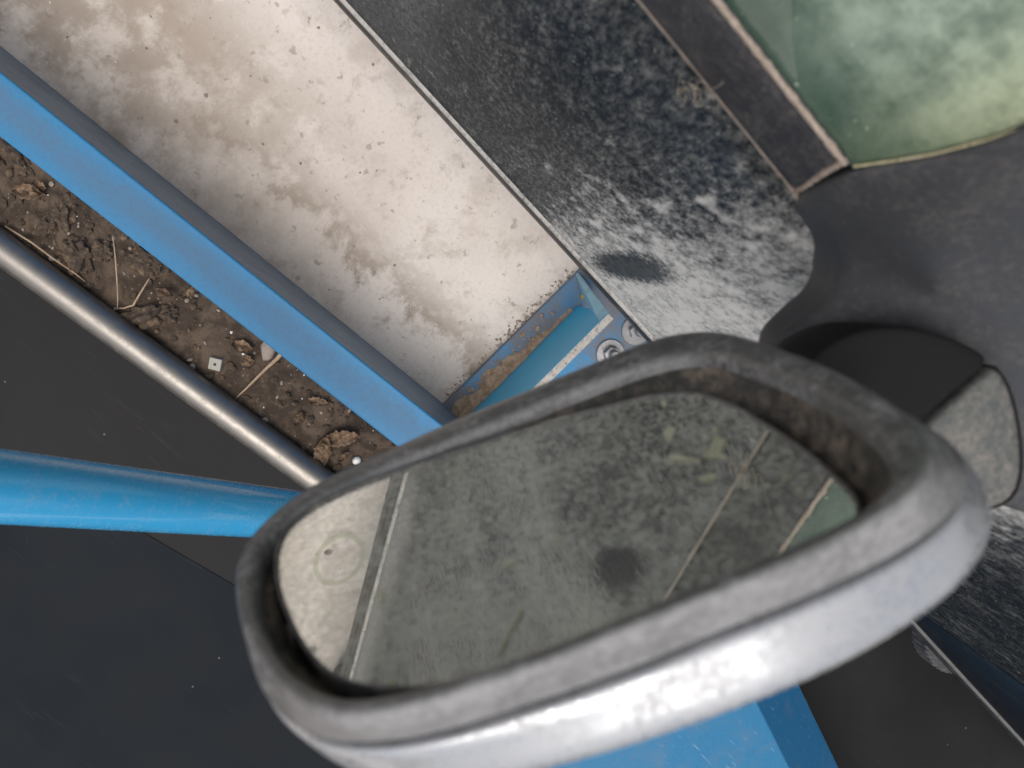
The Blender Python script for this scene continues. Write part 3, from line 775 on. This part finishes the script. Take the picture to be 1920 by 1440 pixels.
# debris on the soil strip
def soil_at(px, py):
    p = at_z(px, py, .008)
    best = .008
    return Vector((p.x, p.y, best))
def clod(name, px, py, rx, ry, rz, mat, label, cat, seed, rot=0, sub=3, rough=.35, group=None, z=.006):
    bm = bmesh.new(); bmesh.ops.create_icosphere(bm, subdivisions=sub, radius=1)
    for v in bm.verts:
        nz = noise.fractal(v.co * 1.6 + Vector((seed * 3.1, seed, 0)), 1., 2., 6)
        v.co *= 1 + rough * nz
        v.co = Vector((v.co.x * rx, v.co.y * ry, max(v.co.z, -.35) * rz))
    me = bpy.data.meshes.new(name); bm.to_mesh(me); bm.free()
    o = link(name, me, mat)
    p = at_z(px, py, z); o.location = (p.x, p.y, z + rz * .3); o.rotation_euler.z = rot
    return tag(o, label, cat, group)
for i, (px, py, a, b, h, lab) in enumerate([
        (90, 425, .022, .017, .016, 'small tan earth clod nearest the steel bar at the far left'),
        (147, 478, .034, .022, .020, 'tan earth clod with crumbs beside the steel bar'),
        (280, 492, .040, .026, .022, 'largest tan earth clod against the blue rail'),
        (275, 592, .045, .022, .020, 'dark folded earth clod at the middle of the soil strip'),
        (196, 470, .020, .018, .018, 'dark earth clod between the two tan clods'),
        (30, 285, .042, .022, .020, 'tan crumbly clod at the left picture edge under the rail'),
        (120, 400, .020, .026, .016, 'dark lump of earth uphill of the small tan clod'),
        (318, 590, .016, .014, .012, 'small round earth lump beside the dark folded clod')]):
    clod('earth_clod', px, py, a * .75, b * .75, h * .62, M_CLOD, lab, 'earth clod', 3 + i * 1.7, i * .9, 5, .62)
clod('pale_stone', 505, 652, .021, .012, .010, M_LIGHTSTONE, 'wedge-shaped pale grey-brown stone touching the blue rail', 'stone', 31, .5, 2, .25)
# square plastic chip with a hole in its middle
cp = at_z(405, 682, .012)
cbm = bmesh.new()
def sq(r, z): return [cbm.verts.new((r * x, r * y, z)) for x, y in ((-1, -1), (1, -1), (1, 1), (-1, 1))]
o1, i1, o2, i2 = sq(.0095, .009), sq(.0018, .009), sq(.0095, 0), sq(.0018, 0)
for k in range(4):
    j = (k + 1) % 4
    for a, b in ((o1, i1), (i2, o2), (o2, o1), (i1, i2)):
        cbm.faces.new((a[k], a[j], b[j], b[k]))
bmesh.ops.recalc_face_normals(cbm, faces=cbm.faces)
cme = bpy.data.meshes.new('square_chip'); cbm.to_mesh(cme); cbm.free()
co = link('square_chip', cme, M_CHIP, None, False); co.location = (cp.x, cp.y, .0065); co.rotation_euler = (.12, .1, .55)
bevel(co, .001)
tag(co, 'small pale square chip with a hole lying on the soil', 'chip')
def stick(name, pxs, rads, mat, label, cat, z=.012):
    P = [at_z(x, y, z + dz) for (x, y, dz) in pxs]
    return tag(tube(name, P, rads, mat, None, 8), label, cat)
stick('dry_twig', [(538, 651, .016), (520, 672, .010), (500, 690, .006), (478, 712, .002), (460, 730, 0), (447, 742, -.002), (438, 754, -.003)], [.0042, .0032, .0024, .0020, .0016, .0012, .0008], M_TWIG, 'thin straight dry twig lying across the soil from the blue rail', 'twig')
stick('root_strand', [(212, 442, .02), (216, 480, .024), (219, 520, .022), (221, 560, .012), (220, 580, .002)], [.0010, .0011, .0011, .0010, .0008], M_TWIG, 'thin root strand running straight across the clods', 'root strand')
stick('root_strand', [(280, 522, .018), (264, 548, .012), (250, 572, .010), (232, 578, .004), (212, 577, 0)], [.0010, .0014, .0016, .0012, .0008], M_TWIG, 'bent brown root strand with a hooked end', 'root strand')
stick('root_strand', [(10, 424, .004), (60, 455, .010), (100, 485, .008), (140, 512, .004), (160, 528, 0)], [.0014, .0016, .0014, .0012, .0008], M_TWIG, 'brown root strand lying alongside the steel bar', 'root strand')
def leaf(px, py, L, W, rot, curl, label, seed):
    nx, ny = 26, 12; V = []; Fc = []
    rnd = random.Random(seed)
    for side in (0, 1):
        for i in range(nx):
            s = i / (nx - 1)
            wd = W * math.sin(math.pi * min(1, s * .95 + .04)) ** .7 * (1 + .45 * noise.noise((s * 11, seed, 0)))
            for k in range(ny):
                q = k / (ny - 1) * 2 - 1
                x = (s - .5) * L; y = q * wd
                z = curl * (q * q) * (1 + .5 * noise.noise((s * 4, seed, 2))) + .006 * noise.noise((x * 150, y * 150, seed)) + .003 * noise.noise((x * 400, y * 400, seed)) + curl * .7 * (s - .5) ** 2 * 2
                V.append(Vector((x, y, z + (.0006 if side else 0))))
    n = nx * ny
    for i in range(nx - 1):
        for k in range(ny - 1):
            a = i * ny + k
            Fc.append((a, a + 1, a + ny + 1, a + ny)); Fc.append((n + a, n + a + ny, n + a + ny + 1, n + a + 1))
    for i in range(nx - 1):
        for k in (0, ny - 1):
            a = i * ny + k; Fc.append((a, a + ny, n + a + ny, n + a))
    me = bpy.data.meshes.new('dry_leaf'); me.from_pydata([tuple(v) for v in V], [], Fc); me.update()
    o = link('dry_leaf', me, M_LEAF); p = at_z(px, py, .01)
    o.location = (p.x, p.y, .011); o.rotation_euler = (.1, -.08, rot)
    tag(o, label, 'leaf')
leaf(640, 818, .062, .013, 2.5, .010, 'curled brown leaf scrap nearest the mirror, above the smaller one', 2)
leaf(606, 850, .058, .013, .5, .012, 'small curled brown leaf scrap beside the end of the bar', 5)
leaf(275, 470, .05, .012, 1.2, .010, 'crumpled brown leaf scrap lying against the blue rail', 8)
leaf(60, 360, .045, .011, 2.2, .009, 'flat brown leaf scrap at the left picture edge', 11)
for k in range(16):
    rl = random.Random(70 + k); s_ = rl.uniform(.30, .62) if k < 11 else rl.uniform(.62, .85)
    pa_ = so + (r1 - r0) * s_; tb = (pa_ - b0).dot(bd); pb_ = b0 + bd * tb - bn * BR
    pq = pa_.lerp(pb_, rl.uniform(.12, .85))
    leaf(0, 0, rl.uniform(.020, .042), rl.uniform(.005, .010), rl.uniform(0, 6.28), rl.uniform(.004, .010), 'tiny curled dry leaf scrap scattered on the soil strip', 20 + k)
    o = C.objects[-1]; o.location = (pq.x, pq.y, .015 if k < 11 else .011); o['group'] = 'tiny leaf scraps on the soil'
clod('white_bead', 669, 863, .0075, .007, .007, M_GLASSBIT, 'round whitish bead on the soil right beside the mirror rim', 'bead', 51, 0, 2, .15)

# crumbs, grit and glass bits on the soil: uncountable
def crumbs(name, n, mat, rmin, rmax, gen, seed, label):
    rnd = random.Random(seed); bm = bmesh.new()
    for k in range(n):
        p, zz = gen(rnd); r = rmin + (rmax - rmin) * rnd.random() ** 2.5
        ret = bmesh.ops.create_icosphere(bm, subdivisions=1, radius=r)
        sc = (rnd.uniform(.6, 1.3), rnd.uniform(.6, 1.3), rnd.uniform(.5, .9)); rz = rnd.uniform(0, 6.28)
        for v in ret['verts']:
            v.co = Vector((v.co.x * sc[0] * rnd.uniform(.75, 1.2), v.co.y * sc[1] * rnd.uniform(.75, 1.2), v.co.z * sc[2]))
            v.co.rotate(Matrix.Rotation(rz, 3, 'Z')); v.co += Vector((p.x, p.y, zz + r * .3))
    me = bpy.data.meshes.new(name); bm.to_mesh(me); bm.free()
    o = kind(link(name, me, mat, None, False), 'stuff'); o['label'] = label
def on_soil(rnd, a=.15, b=.95):
    s = rnd.uniform(a, b); q = rnd.uniform(.04, .95)
    pa = so + (r1 - r0) * s; pa.z = 0
    tb = (pa - b0).dot(bd); pb = b0 + bd * tb - bn * BR * .55; pb.z = 0
    p = pa.lerp(pb, q); return p, soil_z(p, s, q)
crumbs('soil_crumbs', 900, M_CLOD, .0012, .0075, lambda r: on_soil(r), 1, 'small brown crumbs of earth scattered over the soil strip')
crumbs('pale_grit', 75, M_GLASSBIT, .0006, .0028, lambda r: on_soil(r), 2, 'white grit and glass specks on the soil strip')
crumbs('tan_grit', 240, M_LIGHTSTONE, .001, .0055, lambda r: on_soil(r), 3, 'tan grit on the soil strip')
def on_floor(rnd):
    return Vector((rnd.uniform(-.2, .12), rnd.uniform(-.6, .22), 0)), .0006
crumbs('floor_grit', 45, M_LIGHTSTONE, .0006, .0036, on_floor, 5, 'dark grit scattered on the concrete')
crumbs('floor_specks', 45, M_GLASSBIT, .0007, .0022, on_floor, 6, 'white specks on the concrete')
def by_plate(rnd):
    x = rnd.uniform(-.2, .09); return Vector((x, .2195 - abs(rnd.gauss(0, .006)), 0)), .0006
crumbs('sand_at_plate', 260, M_DUSTLINE, .0006, .0028, by_plate, 7, 'tan sand gathered along the blue base plate')
def on_plate(rnd):
    x = rnd.uniform(-.15, .12); return Vector((x, rnd.uniform(.228, .256), 0)), .0205
crumbs('mud_crumbs', 110, M_MUD, .0008, .006, on_plate, 8, 'crumbs of mud on the blue base plate')
yl = at_z(1095, 554, .03)
ylo = clod('yellow_lump', 1095, 554, .007, .006, .008, M_YELLOW, 'small yellow lump in the corner of the blue gusset', 'lump', 61, 0, 2, .2, None, .022)
